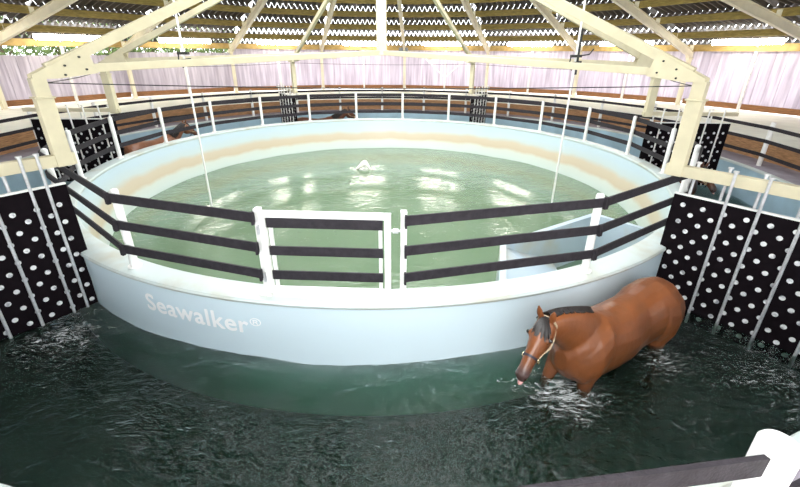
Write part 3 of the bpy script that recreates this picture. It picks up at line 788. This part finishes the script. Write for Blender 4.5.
def head_band(kp, t, hw, hh, o, w, th, tilt=0):
    poll, hd, sd, u = kp['poll'], kp['hd'], kp['sd'], kp['u']
    mb = MB(); n = 36; out = []; inn = []
    rings = []
    for j, (dw, dt) in enumerate(((-w/2, 0), (-w/2, th), (w/2, th), (w/2, 0))):
        c = poll+hd*t+u*o
        rings.append([c+sd*(hw+dt)*math.cos(a)+u*(hh+dt)*math.sin(a)+hd*(dw+tilt*math.sin(a)) for a in [2*math.pi*k/n for k in range(n)]])
    rings.append(rings[0]); return mb.rings(rings, cap=False)

def add_halter(kp, parent):
    poll, hd, sd, u = kp['poll'], kp['hd'], kp['sd'], kp['u']
    nb = head_band(kp, .43, .067, .090, .0, .026, .007, .01)
    h = nb.build('halter', M['leather'], parent, smooth=True, world=False); tag(h, 'dark leather halter with pale cheek straps and brass rings')
    cr = head_band(kp, .0, .095, .128, -.022, .026, .007, -.03); cr.build('crown_strap', M['tan'], h, smooth=True, world=False)
    for s in (-1, 1):
        mb = MB()
        pts = [poll+hd*.43+sd*s*.066+u*-.02, poll+hd*.33+sd*s*.078+u*-.045, poll+hd*.24+sd*s*.104+u*-.08, poll+hd*.14+sd*s*.108+u*-.07, poll+hd*.04+sd*s*.094+u*-.03, poll+hd*.0+sd*s*.075+u*.04]
        mb.tube(pts, .010, 8); mb.build('cheek_strap', M['tan'], h, smooth=True, world=False)
        c = poll+hd*.43+sd*s*.078+u*-.02; mb = MB(); mb.tube([c+(hd*math.cos(a)+u*math.sin(a))*.028 for a in [2*math.pi*k/14 for k in range(15)]], .006, 6, cap=False)
        mb.build('ring', M['brass'], h, smooth=True, world=False)
    mb = MB(); c = poll+hd*.43-u*.10; mb.tube([c, c-u*.03+hd*.02, c-u*.07-hd*.01], [.014, .012, .008], 8); mb.build('chin_strap', M['leather'], h, smooth=True, world=False)

def add_face(kp, parent):
    poll, hd, sd, u = kp['poll'], kp['hd'], kp['sd'], kp['u']
    for s in (-1, 1):
        c = poll+hd*.185+u*.044+sd*s*.119; mb = MB()
        mb.rings([ell_ring(c+sd*s*(-.02+.036*math.sin(a)), hd, u, .026*math.cos(a)+.001, .018*math.cos(a)+.001, 14, 2) for a in [x*math.pi/2/6-.0 for x in range(7)]])
        mb.build('eye', M['eye'], parent, smooth=True, world=False)
        c = poll+hd*.655+u*.012+sd*s*.052; mb = MB()
        mb.rings([ell_ring(c+sd*s*x, hd, u, w*1.3, w*.8, 12, 2) for x, w in ((-.012, .01), (.003, .016), (.008, .010))]); mb.build('nostril', M['eye'], parent, smooth=True, world=False)
    mb = MB(); c = poll+hd*.70-u*.055; mb.rings([ell_ring(c+hd*x, sd, u, w, w*.5, 10, 2) for x, w in ((-.04, .02), (0, .026), (.03, .02), (.04, .008))]); mb.build('tongue', M['pink'], parent, smooth=True, world=False)

poseA = dict(neck=[((.12, 0, 1.28), .19, .31), ((.28, 0, 1.38), .155, .28), ((.42, -.01, 1.47), .125, .24), ((.55, -.025, 1.545), .105, .20), ((.67, -.04, 1.60), .095, .165), ((.78, -.055, 1.63), .085, .13)],
             poll=(.80, -.06, 1.665), head_dir=Vector((.46, .14, -.36)), fl=-.03, fr=-.05, hl=-.02, hr=.2, hs=.89)
poseB = dict(neck=[((.12, 0, 1.28), .19, .30), ((.28, 0, 1.38), .15, .26), ((.44, 0, 1.49), .12, .21), ((.59, 0, 1.60), .10, .17), ((.72, 0, 1.69), .088, .14), ((.81, 0, 1.75), .08, .12)],
             poll=(.84, 0, 1.77), head_dir=Vector((.80, .0, -.60)), fl=.1, fr=-.1, hl=0, hr=.2, hs=.94)
mA, kA = make_horse(poseA); mB, kB = make_horse(poseB)

HZ = -1.65
def horse(mesh, kp, pose, loc, ang, m, hair, lab):
    me = mesh.copy(); me.materials.clear(); me.materials.append(m)
    o = bpy.data.objects.new('horse', me); COL.objects.link(o)
    o.matrix_basis = Matrix.Translation(Vector(loc)) @ Matrix.Rotation(ang, 4, 'Z') @ Matrix.Scale(1.04, 4)
    add_hair(kp, o, pose, hair); add_halter(kp, o); add_face(kp, o)
    tag(o, lab, 'horse'); return o
horse(mA, kA, poseA, (2.45, -7.385, -1.655), R(-151), M['bay'], M['hair'], 'large bay horse with black mane wading beside the tub near the right panel')
def on_ring(az, r, m, pose, lab, z=HZ):
    a = R(az); ang = math.atan2(-math.sin(a), math.cos(a))
    me, kp = (mA, kA) if pose is poseA else (mB, kB)
    return horse(me, kp, pose, P(az, r, z), ang, m, M['hair'], lab)
on_ring(-17.6, 8.15, M['brown'], poseB, 'brown horse behind the far pool rim, left of centre')
on_ring(-67, 8.2, M['chest'], poseB, 'light chestnut horse behind the left side of the pool rim')
on_ring(97.5, 8.0, M['brown'], poseA, 'dark brown horse behind the right pool rim beside the near right column')

# ------------------------------------------------------------------ light
w = bpy.data.worlds.new('world'); scn.world = w; w.use_nodes = True
nt = w.node_tree; bg = nt.nodes['Background']; bg.inputs['Color'].default_value = (.93, .97, 1.0, 1); bg.inputs['Strength'].default_value = 5.0
sun = bpy.data.objects.new('sun', bpy.data.lights.new('sun', 'SUN')); COL.objects.link(sun)
sun.data.energy = 1.2; sun.data.angle = R(50); sun.data.color = (1, .96, .88)
sun.rotation_euler = (R(35), 0, R(-10))

vs_ = scn.view_settings; vs_.view_transform = 'Standard'; vs_.look = 'None'; vs_.exposure = 0.3; vs_.gamma = 1; vs_.use_curve_mapping = False
